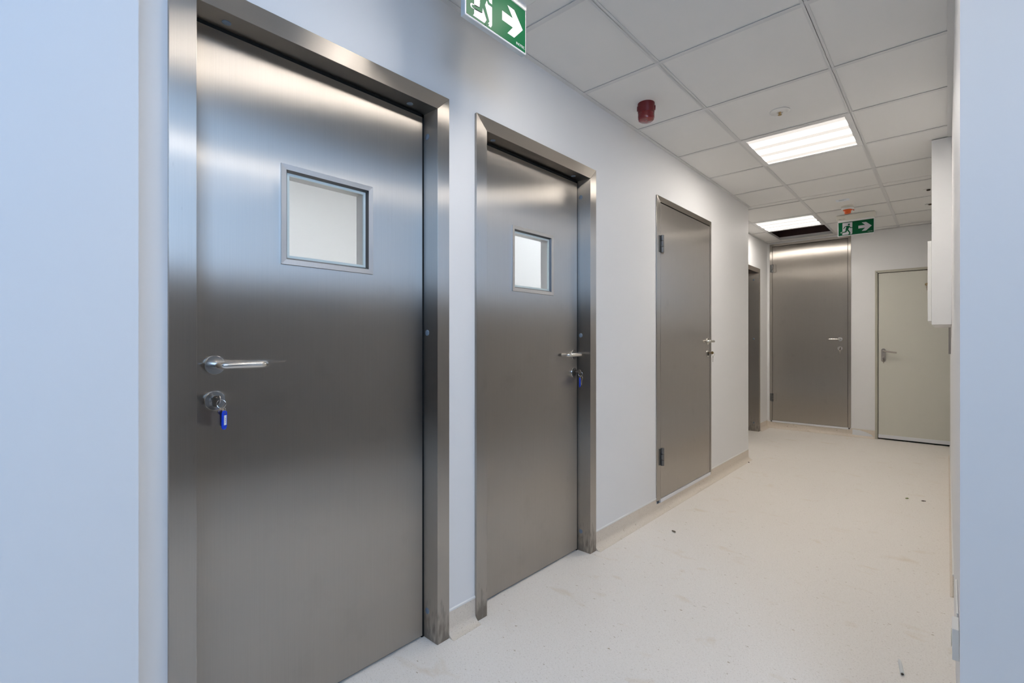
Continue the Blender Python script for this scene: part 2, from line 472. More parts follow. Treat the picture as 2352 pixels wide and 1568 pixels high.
mb = MB(); mb.box(RW, 1.85, 6.55, END, CH, CH+0.02)
struct(mb, 'ceiling', M['tile'], 'ceiling board over the recess beside the beige door', 'ceiling')
mb = MB(); mb.box(-0.6, 2.1, 0.24, 7.3, 2.75, 2.80)
struct(mb, 'ceiling_slab', M['dark_void'], 'dark slab seen through the missing ceiling tile', 'ceiling')
mb = MB()
vx0, vx1, vy0, vy1 = -0.185, 0.445, hole_cell[1]-0.015, hole_cell[1]+0.615
mb.box(vx0-0.01, vx0, vy0, vy1, CH+0.006, 2.75); mb.box(vx1, vx1+0.01, vy0, vy1, CH+0.006, 2.75)
mb.box(vx0, vx1, vy0-0.01, vy0, CH+0.006, 2.75); mb.box(vx0, vx1, vy1, vy1+0.01, CH+0.006, 2.75)
struct(mb, 'ceiling_void', M['void_red'], 'dark reddish box added to darken the void above the missing ceiling tile', 'void')  # added box; its dark colour gives the shade inside the open cell
# services seen in the open cell
hx, hyy = hole_cell[0]+0.3, hole_cell[1]+0.3
t = tag(MB().tube([(-0.185, hyy+0.12, CH+0.17), (0.445, hyy+0.12, CH+0.17)], 0.06, 24).build('pipe', M['pipe'], None, True),
        'dull reddish pipe above the opening left by the missing tile', 'pipe')
t = tag(MB().box(-0.12, 0.06, hyy-0.25, hyy+0.02, CH+0.14, 2.7505, 0.004).build('junction_box', M['duct']),
        'grey box up in the dark opening of the missing tile', 'box')

# coved skirting ----------------------------------------------------------
def cove(name, p0, p1, nrm, label, h=0.095, cap=True, R=0.035):
    """p0,p1 on the floor line; nrm points into the room"""
    p0 = Vector((*p0, 0)); p1 = Vector((*p1, 0)); n = Vector((*nrm, 0))
    prof = [(0, 0), (0.0005+R+0.004, 0.0), (R+0.004, 0.0012)]
    for k in range(1, 8):
        a = (PI/2)*k/8
        prof.append((0.003+R-R*math.sin(a), 0.0012+R-R*math.cos(a)))
    prof += [(0.003, 0.0012+R), (0.003, h), (0, h)]
    m = MB()
    A = [m.bm.verts.new(p0+n*d+Vector((0, 0, z))) for d, z in prof]
    B = [m.bm.verts.new(p1+n*d+Vector((0, 0, z))) for d, z in prof]
    k = len(prof)
    m.bm.faces.new(A); m.bm.faces.new(B[::-1])
    for i in range(k): m.bm.faces.new((A[i], B[i], B[(i+1) % k], A[(i+1) % k]))
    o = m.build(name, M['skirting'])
    tag(o, label, 'skirting', kind='structure')
    if cap:
        m = MB(); q = [(0, h), (0.0045, h), (0.0045, h+0.006), (0.001, h+0.009), (0, h+0.009)]
        A = [m.bm.verts.new(p0+n*d+Vector((0, 0, z))) for d, z in q]
        B = [m.bm.verts.new(p1+n*d+Vector((0, 0, z))) for d, z in q]
        m.bm.faces.new(A); m.bm.faces.new(B[::-1])
        for i in range(len(q)): m.bm.faces.new((A[i], B[i], B[(i+1) % len(q)], A[(i+1) % len(q)]))
        m.build('sealant_bead', M['white_plastic'], o)
    return o
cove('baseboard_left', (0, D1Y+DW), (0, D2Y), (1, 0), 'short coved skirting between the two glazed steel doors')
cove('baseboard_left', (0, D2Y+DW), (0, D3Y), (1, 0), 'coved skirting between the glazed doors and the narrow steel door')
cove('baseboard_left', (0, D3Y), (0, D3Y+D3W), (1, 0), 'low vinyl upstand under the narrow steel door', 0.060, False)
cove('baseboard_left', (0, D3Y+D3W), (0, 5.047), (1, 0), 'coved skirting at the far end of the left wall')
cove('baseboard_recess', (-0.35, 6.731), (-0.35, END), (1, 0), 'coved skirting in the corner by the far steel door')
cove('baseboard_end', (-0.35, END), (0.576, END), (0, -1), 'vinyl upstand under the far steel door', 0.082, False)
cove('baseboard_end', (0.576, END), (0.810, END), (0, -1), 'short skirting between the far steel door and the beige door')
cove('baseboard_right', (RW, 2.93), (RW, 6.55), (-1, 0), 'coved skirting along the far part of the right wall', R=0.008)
f = MB(); f.prism([(0.590, 0.006), (0.80, 0.006), (0.797, 0.018), (0.77, 0.045), (0.72, 0.068), (0.66, 0.084), (0.60, 0.088), (0.590, 0.088)], 'y', END-0.0062, END-0.0035)
tag(f.build('foil_strip', M['film']), 'white foil strip left on the skirting beside the far steel door', 'foil')

# ------------------------------------------------------------------ door hardware, local frame: outward = -Y, right = +X
def lever(root, x, z, y, direction, mat='satin', L=0.118):
    """U-shaped return lever on a round rose"""
    h = MB()
    d = direction; r = 0.0098; out = 0.056; R = 0.018
    pts = [(x, y-0.006, z)]
    for k in range(0, 7):
        a = PI/2*k/6; pts.append((x+d*(R-R*math.cos(a)), y-out+R-R*math.sin(a), z))
    for k in range(0, 7):
        a = PI/2*k/6; pts.append((x+d*(L-R+R*math.sin(a)), y-out+R-R*math.cos(a), z))
    pts.append((x+d*L, y-0.014, z))
    h.tube(pts, r, 18)
    ho = h.build('lever_handle', M[mat], root, True)
    MB().lathe([(0.0262, 0), (0.0262, 0.0065), (0.0250, 0.0078), (0.0, 0.0078)], (x, y, z), (0, -1, 0)).build('rose', M[mat], ho, True)
    return ho

def cylinder_lock(root, x, z, y, mat='satin'):
    o = MB().lathe([(0.0262, 0), (0.0262, 0.0065), (0.0250, 0.0078), (0.0, 0.0078)], (x, y, z), (0, -1, 0)).build('escutcheon', M[mat], root, True)
    c = MB()
    prof = []
    for k in range(21):
        a = -PI*0.22 + (PI*1.44)*k/20
        prof.append((x+0.0085*math.cos(a), z+0.006+0.0085*math.sin(a)))
    prof += [(x-0.005, z-0.010)]
    for k in range(9):
        a = PI+PI*k/8
        prof.append((x+0.005*math.cos(a), z-0.0115+0.005*math.sin(a)))
    prof += [(x+0.005, z-0.010)]
    c.prism(prof, 'y', y-0.013, y-0.006)
    c.build('lock_cylinder', M['keydark'], o)
    return o

def hinge(root, x, z0, z1, y, big=True):
    """three-knuckle hinge on the leaf edge; x = axis"""
    m = MB(); h = z1-z0
    m.box(x-0.028, x-0.006, y-0.006, y+0.002, z0+0.006, z1-0.004, 0.001)
    ho = m.build('hinge', M['dark_steel'], root)
    m = MB(); m.box(x+0.006, x+0.044, y-0.006, y+0.001, z0+0.004, z1-0.006, 0.001)
    m.build('hinge_plate', M['steel_v'], ho)
    g = h/3
    for i in range(3):
        m = MB(); r = 0.0125
        m.tube([(x, y-0.012, z0+g*i+0.002), (x, y-0.012, z0+g*(i+1)-0.003)], r, 20)
        m.box(x-(0.012 if i == 1 else 0.004), x+(0.004 if i == 1 else 0.012), y-0.010, y, z0+g*i+0.004, z0+g*(i+1)-0.005)
        m.build('knuckle', M['dark_steel'], ho, True)
    return ho

def key_shape(m, origin, right, down, bow=0.012, shank=0.030, th=0.0022):
    """flat key: bow at origin, shank pointing along down"""
    o = Vector(origin); r = Vector(right).normalized(); d = Vector(down).normalized(); n = r.cross(d)
    prof = []
    for k in range(17):
        a = PI*0.85 + (2*PI-PI*0.70)*k/16 - 0.0
        prof.append((bow*math.sin(a), -bow*math.cos(a)*0.9))
    prof = []
    for k in range(19):
        a = math.radians(30 + 300*k/18)
        prof.append((bow*math.sin(a), bow*0.9*math.cos(a)))
    blade = [(-0.004, bow), (-0.0038, shank+bow), (0.0, shank+bow+0.003), (0.0015, shank+bow)]
    zs = bow
    while zs < 0: zs += 1
    teeth = []
    for i in range(5):
        zt = bow + shank*(1-(i+0.5)/5.5)
        teeth.append((0.0042 if i % 2 else 0.0026, zt))
    pts = prof[::-1]
    # bow runs from lower left around the top to lower right when 'down' is +v
    pts = [(u, v) for u, v in prof]
    pts = pts + blade[0:4] + teeth + [(0.004, bow)]
    A = [m.bm.verts.new(o+r*u+d*v-n*th/2) for u, v in pts]
    B = [m.bm.verts.new(o+r*u+d*v+n*th/2) for u, v in pts]
    k = len(pts)
    m.bm.faces.new(A); m.bm.faces.new(B[::-1])
    for i in range(k): m.bm.faces.new((A[i], B[i], B[(i+1) % k], A[(i+1) % k]))

def key_bunch(loc, rz, label, tag_side=None, spare=1, group=None, turn=0.0, mat='nickel'):
    """key in a lock at loc (front of the cylinder); spare keys and a tag hang from its ring"""
    root = empty('key_bunch', loc, rz)
    tag(root, label, 'keys', group)
    m = MB(); key_shape(m, (0, -0.027, 0.0), (0, 0, 1), (0, 1, 0), 0.0115, 0.016)
    ko = m.build('key', M[mat], root)
    rc = (0.004, -0.031, -0.012)
    MB().ring(rc, (math.cos(turn), math.sin(turn), 0.0), 0.0115, 0.0009).build('split_ring', M['satin'], root, True)
    for i in range(spare):
        m = MB(); dx = 0.003+0.006*i
        key_shape(m, (dx, -0.031-0.004*i, -0.032-0.002*i), (math.cos(0.5+0.7*i), math.sin(0.5+0.7*i), 0), (0.02-0.1*i, 0.02, -1), 0.0105, 0.027)
        m.build('spare_key', M[mat if i else 'nickel'], root)
    if tag_side is not None:
        tx = 0.010*tag_side; a = 0.80
        tg = MB(); W2, H2 = 0.0105, 0.0250
        prof = []
        for k in range(13):
            t = PI*k/12; prof.append((W2*math.cos(t), 0.016+0.010*math.sin(t)))
        for k in range(13):
            t = PI+PI*k/12; prof.append((W2*math.cos(t), -0.016+0.010*math.sin(t)))
        tg.prism(prof, 'y', -0.0022, 0.0022)
        to = tg.build('key_tag', M['blue'], root, False, 0.0006)
        to.location = (tx, -0.036, -0.056); to.rotation_euler = (0, 0.03, a)
        p = MB(); p.box(-0.0058, 0.0058, -0.0027, -0.0022, -0.0135, 0.0130); p.build('tag_paper', M['paper'], to)
        ln = MB()
        for zz, l in ((0.004, 0.003), (-0.001, 0.004), (-0.006, 0.0025)):
            ln.box(-0.0006, 0.0008, -0.00285, -0.0027, zz-l/2, zz+l/2)
        ln.build('tag_writing', M['ink'], to)
        hl = MB(); hl.lathe([(0.0022, 0), (0.0022, 0.0046)], (0, 0.0023, 0.0195), (0, -1, 0), 14); hl.build('tag_eyelet', M['satin'], to)
        MB().ring((tx*0.8+0.001, -0.035, -0.0275), (0.8, 0.6, 0), 0.0055, 0.0006, 16, 6).build('link_ring', M['satin'], root, True)
    return root

# ------------------------------------------------------------------ doors
def recessed_door(name, loc, rz, label, rd, hand, keyside, window=True, Hd=DH, gl=0.011, leaf=True):
    """steel door set back in a box frame"""
    root = empty(name, loc, rz)
    tag(root, label, 'door', kind='structure')
    W = DW; fl = 0.060; fr = 0.058; fh = 0.057; Hi = Hd-fh; p = 0.012
    # jambs
    def jamb(x0, x1, inner, sgn):
        outer = x0 if sgn < 0 else x1; e = -0.0018 if sgn < 0 else 0.0018
        q = [(outer, -p, Hd), (inner, -p, Hi), (inner, rd+0.018, Hi), (inner+e, rd+0.018, Hi), (inner+e, 0.0, Hi), (outer, 0.0, Hd)]
        m = MB()
        A = [m.bm.verts.new((x, y, 0)) for x, y, z in q]; B = [m.bm.verts.new(v) for v in q]
        k = len(q); m.bm.faces.new(A)
        m.bm.faces.new((B[0], B[1], B[4], B[5])); m.bm.faces.new((B[1], B[2], B[3], B[4]))
        for i in range(k): m.bm.faces.new((A[i], B[i], B[(i+1) % k], A[(i+1) % k]))
        return m.build('frame_jamb', M['steel_jamb'], root, False, 0.0012)
    jamb(0, fl, fl, -1)
    jr = jamb(W-fr, W, W-fr, 1)
    for z in (0.107, 1.180, 1.936):
        MB().lathe([(0.0115, 0), (0.0115, 0.0012), (0.009, 0.0022), (0, 0.0024)], (W-fr, 0.050, z), (-1, 0, 0), 24).build('screw_cap', M['cap'], jr, True)
    m = MB()
    q = [(-p, Hd, 0, W), (-p, Hi, fl, W-fr), (rd+0.018, Hi, fl, W-fr), (rd+0.018, Hi+0.0018, fl, W-fr), (0.0, Hi+0.0018, fl, W-fr), (0.0, Hd, 0, W)]
    A = [m.bm.verts.new((a, y, z)) for y, z, a, b in q]; B = [m.bm.verts.new((b, y, z)) for y, z, a, b in q]
    for V in (A, B):
        m.bm.faces.new((V[0], V[1], V[4], V[5])); m.bm.faces.new((V[1], V[2], V[3], V[4]))
    for i in range(6): m.bm.faces.new((A[i], B[i], B[(i+1) % 6], A[(i+1) % 6]))
    hd = m.build('frame_head', M['steel_h'], root, False, 0.0012)
    for x in (0.144, 0.756):
        MB().lathe([(0.0115, 0), (0.0115, 0.0012), (0.009, 0.0022), (0, 0.0024)], (x, 0.036, Hi), (0, 0, -1), 24).build('screw_cap', M['cap'], hd, True)
    # seals
    if not leaf: return root
    m = MB()
    m.box(W-fr-0.0105, W-fr+0.0005, rd+0.004, rd+0.045, 0.0, Hi); m.box(fl-0.0005, fl+0.012, rd+0.012, rd+0.045, 0.0, Hi)
    m.box(fl, W-fr, rd+0.004, rd+0.045, Hi-0.0125, Hi+0.0005)
    m.box(fl, W-fr, rd+0.012, rd+0.040, 0.0005, 0.012)
    m.build('seal_and_backing', M['black'], root)
    if not leaf: return root
    # leaf
    lx0, lx1, lz0, lz1 = fl+0.004, W-fr-gl, 0.010, Hi-0.013
    wx0, wx1, wz0, wz1 = 0.302, 0.618, 1.383, 1.690
    m = MB()
    hl = [(wx0+0.012, wx1-0.012, wz0+0.012, wz1-0.012)] if window else []
    cells(m, lx0, lx1, lz0, lz1, hl, lambda a, b, c, d: m.box(a, b, rd, rd+0.050, c, d))
    bmesh.ops.remove_doubles(m.bm, verts=m.bm.verts, dist=1e-5)
    m.build('door_leaf', M['steel_v'], root)
    if window:
        vp = MB()
        b = 0.019
        def ringp(mbx, x0, x1, z0, z1, b, y0, y1, yo=None):
            # mitred sloping frame: four prisms with an inner edge set back
            o = [(x0, z0), (x1, z0), (x1, z1), (x0, z1)]; i = [(x0+b, z0+b), (x1-b, z0+b), (x1-b, z1-b), (x0+b, z1-b)]
            for k in range(4):
                a0, a1, b0, b1 = o[k], o[(k+1) % 4], i[k], i[(k+1) % 4]
                vs = [mbx.bm.verts.new(q) for q in ((a0[0], y1, a0[1]), (a1[0], y1, a1[1]), (b1[0], y1, b1[1]), (b0[0], y1, b0[1]),
                                                 (a0[0], y0, a0[1]), (a1[0], y0, a1[1]), (b1[0], (y0 if yo is None else yo), b1[1]), (b0[0], (y0 if yo is None else yo), b0[1]))]
                for f in ((0, 1, 2, 3), (7, 6, 5, 4), (0, 4, 5, 1), (1, 5, 6, 2), (2, 6, 7, 3), (3, 7, 4, 0)):
                    mbx.bm.faces.new([vs[j] for j in f])
        ringp(vp, wx0, wx1, wz0, wz1, 0.016, rd-0.006, rd+0.004, rd-0.0045)
        vo = vp.build('vision_panel_frame', M['steel_bead'], root)
        g = MB(); ringp(g, wx0+0.016, wx1-0.016, wz0+0.016, wz1-0.016, 0.006, rd-0.003, rd+0.014, rd+0.006); g.build('glazing_seal', M['dark_steel'], vo)
        g = MB(); ringp(g, wx0+0.022, wx1-0.022, wz0+0.022, wz1-0.022, 0.008, rd+0.0075, rd+0.014); g.build('glazing_spacer', M['spacer'], vo)
        g = MB(); ringp(g, wx0+0.024, wx1-0.024, wz0+0.024, wz1-0.024, 0.0035, rd+0.014, rd+0.058); g.build('window_reveal', M['steel_bead'], vo)
        g = MB(); g.box(wx0+0.02, wx1-0.02, rd+0.010, rd+0.0125, wz0+0.02, wz1-0.02); g.build('glass_pane', M['glass'], vo)
    if hand is not None:
        hx, hz, hd_ = hand
        lever(root, hx, hz, rd, hd_)
        cylinder_lock(root, hx, hz-0.098, rd)
    return root

RD = 0.067
recessed_door('door_1', (0, D1Y, 0), PI/2, 'nearest brushed steel door with a square window, handle on its left', RD, (0.123, 1.081, 1), 1)
recessed_door('door_2', (0, D2Y, 0), PI/2, 'second brushed steel door with a square window, handle on its right', RD, (0.800, 1.076, -1), 1)
recessed_door('door_5', (-0.35, D5Y, 0), PI/2, 'dark steel doorway frame half hidden behind the end of the left wall', 0.16, None, 1, False, 2.075, leaf=False)
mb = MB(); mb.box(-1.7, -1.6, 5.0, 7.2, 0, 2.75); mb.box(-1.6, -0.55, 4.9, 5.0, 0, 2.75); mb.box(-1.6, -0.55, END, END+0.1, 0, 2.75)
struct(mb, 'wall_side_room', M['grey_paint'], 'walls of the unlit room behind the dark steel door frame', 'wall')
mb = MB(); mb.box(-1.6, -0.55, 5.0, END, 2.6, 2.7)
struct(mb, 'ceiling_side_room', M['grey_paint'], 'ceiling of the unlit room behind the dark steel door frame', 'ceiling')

def flush_door(name, loc, rz, label, W, z0, z1, fl, fr, fh, hand, hinges):
    root = empty(name, loc, rz)
    tag(root, label, 'door', kind='structure')
    p = 0.008; zi = z1-fh
    m = MB(); m.prism([(0, z0), (fl, z0), (fl, zi), (0, z1)], 'y', -p, 0.0); m.box(fl-0.002, fl, -p, 0.05, z0, zi)
    m.build('frame_jamb', M['steel_v'], root, False, 0.001)
    m = MB(); m.prism([(W-fr, z0), (W, z0), (W, z1), (W-fr, zi)], 'y', -p, 0.0); m.box(W-fr, W-fr+0.002, -p, 0.05, z0, zi)
    m.build('frame_jamb', M['steel_v'], root, False, 0.001)
    m = MB(); m.prism([(0, z1), (fl, zi), (W-fr, zi), (W, z1)], 'y', -p, 0.0); m.box(fl, W-fr, -p, 0.05, zi, zi+0.002)
    m.build('frame_head', M['steel_h'], root, False, 0.001)
    m = MB(); g = 0.004
    m.box(fl+g, W-fr-g, -p+0.001, 0.042, z0+0.006, zi-0.006)
    m.build('door_leaf', M['steel_v'], root, False, 0.001)
    m = MB(); m.box(fl, W-fr, 0.043, 0.048, z0, zi); m.box(fl, fl+g, 0.012, 0.043, z0, zi); m.box(W-fr-g, W-fr, 0.012, 0.043, z0, zi); m.box(fl, W-fr, 0.01, 0.043, zi-0.006, zi)
    m.box(0.011, W-0.011, 0.050, 0.058, z0-0.025, z1-0.010)  # unseen backing added to stop sky light leaking past the leaf
    m.build('seal_and_backing', M['black'], root)
    m = MB(); m.box(fl-0.002, W-fr+0.004, -0.011, 0.004, z0-0.020, z0+0.003, 0.002)
    m.build('threshold_strip', M['alu'], root)
    hx, hz, hd_, cz = hand
    lever(root, hx, hz, -p, hd_)
    cylinder_lock(root, hx, cz, -p)
    for a, b in hinges: hinge(root, fl+0.002, a, b, -p)
    return root
flush_door('door_3', (0, D3Y, 0), PI/2, 'narrow plain steel door with dark hinges further along the left wall', D3W, 0.082, 2.124, 0.052, 0.028, 0.038,
           (0.905, 1.148, -1, 1.050), [(1.742, 1.862), (0.312, 0.432)])
flush_door('door_4', (-0.319, END, 0), 0, 'plain steel door in the end wall under the far exit sign', 0.895, 0.098, 2.436, 0.032, 0.030, 0.030,
           (0.786, 1.174, -1, 1.061), [(2.060, 2.170), (0.352, 0.462)])

# beige door
root = empty('door_6', (0.810, END, 0)); tag(root, 'beige painted door at the right end of the corridor', 'door', kind='structure')
W, H = 0.94, 1.978
m = MB(); m.box(0, 0.014, -0.012, 0.05, 0, H); m.box(0.010, 0.024, -0.008, 0.05, 0, H-0.024); m.build('frame_jamb', M['beige_frame'], root, False, 0.001)
m = MB(); m.box(W-0.014, W, -0.012, 0.05, 0, H); m.box(W-0.024, W-0.010, -0.008, 0.05, 0, H-0.024); m.build('frame_jamb', M['beige_frame'], root, False, 0.001)
m = MB(); m.box(0.014, W-0.014, -0.012, 0.05, H-0.016, H); m.box(0.024, W-0.024, -0.008, 0.05, H-0.027, H-0.010); m.build('frame_head', M['beige_frame'], root, False, 0.001)
m = MB(); m.box(0.029, W-0.029, 0.010, 0.050, 0.016, H-0.033, 0.001); m.build('door_leaf', M['beige'], root)
m = MB(); m.box(0.024, W-0.024, 0.03, 0.05, 0.001, H-0.02); m.build('seal_and_backing', M['black'], root)
m = MB(); m.box(0.029, W-0.029, 0.002, 0.010, 0.018, 0.058, 0.002); m.build('kick_strip', M['alu'], root)
px = 0.078; m = MB()
prof = [(px+0.021*math.cos(PI*k/14), 1.044+0.021*math.sin(PI*k/14)) for k in range(15)] + [(px+0.021*math.cos(PI+PI*k/14), 0.928+0.021*math.sin(PI+PI*k/14)) for k in range(15)]
m.prism(prof, 'y', 0.002, 0.010); po = m.build('handle_plate', M['plate_steel'], root)
m = MB(); pts = [(px, 0.004, 1.035)]
for k in range(7):
    a = PI/2*k/6; pts.append((px+0.016-0.016*math.cos(a), -0.030-0.016*math.sin(a), 1.035-0.002*k/6))
pts += [(px+0.125, -0.046, 1.018)]
m.tube(pts, 0.0085, 16); m.build('lever_handle', M['plate_steel'], root, True)
m = MB(); m.lathe([(0.0085, 0), (0.0085, 0.008), (0, 0.008)], (px, 0.002, 0.965), (0, -1, 0), 24); m.build('lock_cylinder', M['nickel'], root, True)
m = MB(); m.lathe([(0.015, 0), (0.015, 0.006), (0.011, 0.012), (0, 0.012)], (0.462, 0.010, 1.785), (0, -1, 0), 24); m.build('upper_lock', M['brass'], root, True)

# keys
kx = RD-0.0078
key_bunch((-kx+0.005, D1Y+0.123, 0.989), PI/2, 'keys with a blue tag hanging in the lock of the nearest door', 1, 1, None, 0.9)
key_bunch((-kx+0.005, D2Y+0.800, 0.984), PI/2, 'keys with a blue tag hanging in the lock of the second door', -1, 2, None, 0.4)
key_bunch((0.021, D3Y+0.905, 1.056), PI/2, 'brass key and spare in the lock of the narrow steel door', None, 1, None, 0.3, 'brass')
key_bunch((-0.319+0.786, END-0.021, 1.067), 0, 'small keys hanging in the lock of the far steel door', None, 1, None, 0.8)
key_bunch((0.810+0.078, END-0.006, 0.965), 0, 'keys hanging from the handle plate of the beige door', None, 1, None, 0.8)
key_bunch((0.810+0.462, END-0.002, 1.785), 0, 'keys hanging in the small upper lock of the beige door', None, 1, None, 0.3)

# ------------------------------------------------------------------ ceiling things
def ceiling_light(cx, cy, label, z=CH, group='lit ceiling panels', mat='panel'):
    root = empty('ceiling_light', (cx, cy, z)); tag(root, label, 'light', group)
    m = MB()
    s, i = 0.297, 0.268
    cells(m, -s, s, -s, s, [(-i, i, -i, i)], lambda a, b, c, d: m.box(a, b, c, d, -0.001, 0.055))
    m.build('light_frame', M['white_metal'], root)
    m = MB(); m.box(-i-0.002, i+0.002, -i-0.002, i+0.002, 0.004, 0.010); m.build('diffuser', M[mat], root)
    m = MB(); m.box(-s, s, -s, s, 0.056, 0.075); m.build('housing', M['white_metal'], root)
    return root
ceiling_light(0.73, 2.1526+1.5, 'lit square ceiling panel in the middle of the corridor')
ceiling_light(0.13, 2.1526+3.9, 'lit square ceiling panel next to the missing tile')
ceiling_light(0.73, 2.1526-0.9, 'lit square ceiling panel right above the nearest door', mat='panel_near')
ceiling_light(-1.3, 0.9, 'ceiling panel added to light the room behind the nearest glazed door', 2.59, mat='panel_room')  # both room lamps are added to brighten the view through the door glass
ceiling_light(-0.9, 2.3, 'ceiling panel added to light the room behind the second glazed door', 2.59, mat='panel_room')
root = empty('added_pendant', (2.25, 0.62, 2.42)); tag(root, 'long unseen pendant added in the hall for a light band mirrored in the nearest door', 'light')  # unseen lamp added to mirror a light band in the nearest door
MB().box(-0.14, 0.14, -0.70, 0.70, 0.0, 0.06, 0.004).build('light_body', M['white_metal'], root)
MB().box(-0.12, 0.12, -0.68, 0.68, -0.006, 0.001).build('diffuser', M['tube'], root)
for q in (-0.5, 0.5): MB().tube([(0, q, 0.06), (0, q, 1.28)], 0.003, 8).build('cable', M['satin'], root)

# red beacon
root = empty('warning_beacon', (0.207, 2.478, CH)); tag(root, 'red round fire alarm beacon on the ceiling', 'alarm')
bo = MB().lathe([(0.0455, 0.0035), (0.0455, -0.006), (0.0450, -0.008), (0.0445, -0.050), (0.043, -0.052), (0, -0.052)], (0, 0, 0)).build('beacon_base', M['red'], root, True)
for a in (0.55, 0.55+PI):
    m = MB(); d = Vector((math.cos(a), math.sin(a), 0))
    m.lathe([(0.013, 0.036), (0.013, 0.0485), (0.008, 0.0485), (0.007, 0.0455), (0, 0.0455)], (0, 0, -0.022), d, 20)
    m.build('cable_entry', M['red'], bo, True)
lo = MB().lathe([(0.0425, -0.052), (0.0440, -0.054), (0.0435, -0.058), (0.0435, -0.078), (0.041, -0.087), (0.034, -0.092), (0.010, -0.093), (0, -0.0925)], (0, 0, 0)).build('beacon_lens', M['red_lens'], root, True)
m = MB()
for k in range(4): m.ring((0, 0, -0.059-0.006*k), (0, 0, 1), 0.0436, 0.0008, 40, 6)
m.build('lens_rib', M['red_lens'], lo, True)

# sprinkler
root = empty('sprinkler_head', (0.733, 3.069, CH)); tag(root, 'white round sprinkler rosette on the tile before the lit panel', 'sprinkler')
MB().lathe([(0.052, 0.0005), (0.052, -0.003), (0.046, -0.006), (0.016, -0.007), (0.014, -0.004), (0, -0.004)], (0, 0, 0.0035)).build('rosette', M['white_plastic'], root, True)
so = MB().lathe([(0.007, -0.003), (0.007, -0.008), (0.0045, -0.012), (0.0045, -0.016), (0.010, -0.0165), (0.010, -0.018), (0, -0.018)], (0, 0, 0)).build('sprinkler_nozzle', M['brass'], root, True)

# smoke detector
root = empty('smoke_detector', (0.725, 5.657, TB)); tag(root, 'white smoke detector with an orange dust cap', 'detector')
MB().lathe([(0.053, 0), (0.053, -0.014), (0.049, -0.017), (0, -0.017)], (0, 0, 0)).build('detector_base', M['cream_plastic'], root, True)
MB().lathe([(0.050, -0.019), (0.050, -0.028), (0.044, -0.036), (0, -0.036)], (0, 0, 0)).build('detector_head', M['white_plastic'], root, True)
dc = MB().lathe([(0.037, -0.035), (0.037, -0.042), (0.0285, -0.046), (0.0265, -0.068), (0.023, -0.072), (0, -0.072)], (0, 0, 0)).build('dust_cap', M['orange'], root, True)
m = MB(); m.box(0.030, 0.050, -0.006, 0.006, -0.044, -0.041, 0.001); m.box(0.046, 0.052, -0.005, 0.005, -0.052, -0.041, 0.001); m.build('pull_tab', M['orange'], dc)
st = MB().box(0.668, 0.772, 5.345, 5.435, TB-0.0006, TB-0.0001).build('sticker', M['paper']); tag(st, 'small paper sticker on the tile beside the smoke detector', 'sticker')
m = MB(); m.box(0.69, 0.75, 5.372, 5.376, TB-0.0008, TB-0.0006); m.box(0.69, 0.73, 5.392, 5.396, TB-0.0008, TB-0.0006); m.build('printed_lines', M['ink'], st)

for yy, lb in ((5.50, 'small recessed spotlight by the white casing, nearer one'), (6.09, 'small recessed spotlight by the white casing, farther one')):
    root = empty('ceiling_spotlight', (1.322, yy, TB)); tag(root, lb, 'spotlight', 'recessed spotlights by the right wall')
    MB().lathe([(0.040, 0), (0.040, -0.002), (0.034, -0.004), (0.022, -0.003), (0.020, 0.0), (0, 0.0)], (0, 0, 0)).build('trim_ring', M['white_plastic'], root, True)
    MB().lathe([(0.013, -0.001), (0.013, -0.010), (0.010, -0.012), (0, -0.012)], (0, 0, 0)).build('lamp', M['keydark'], root, True)

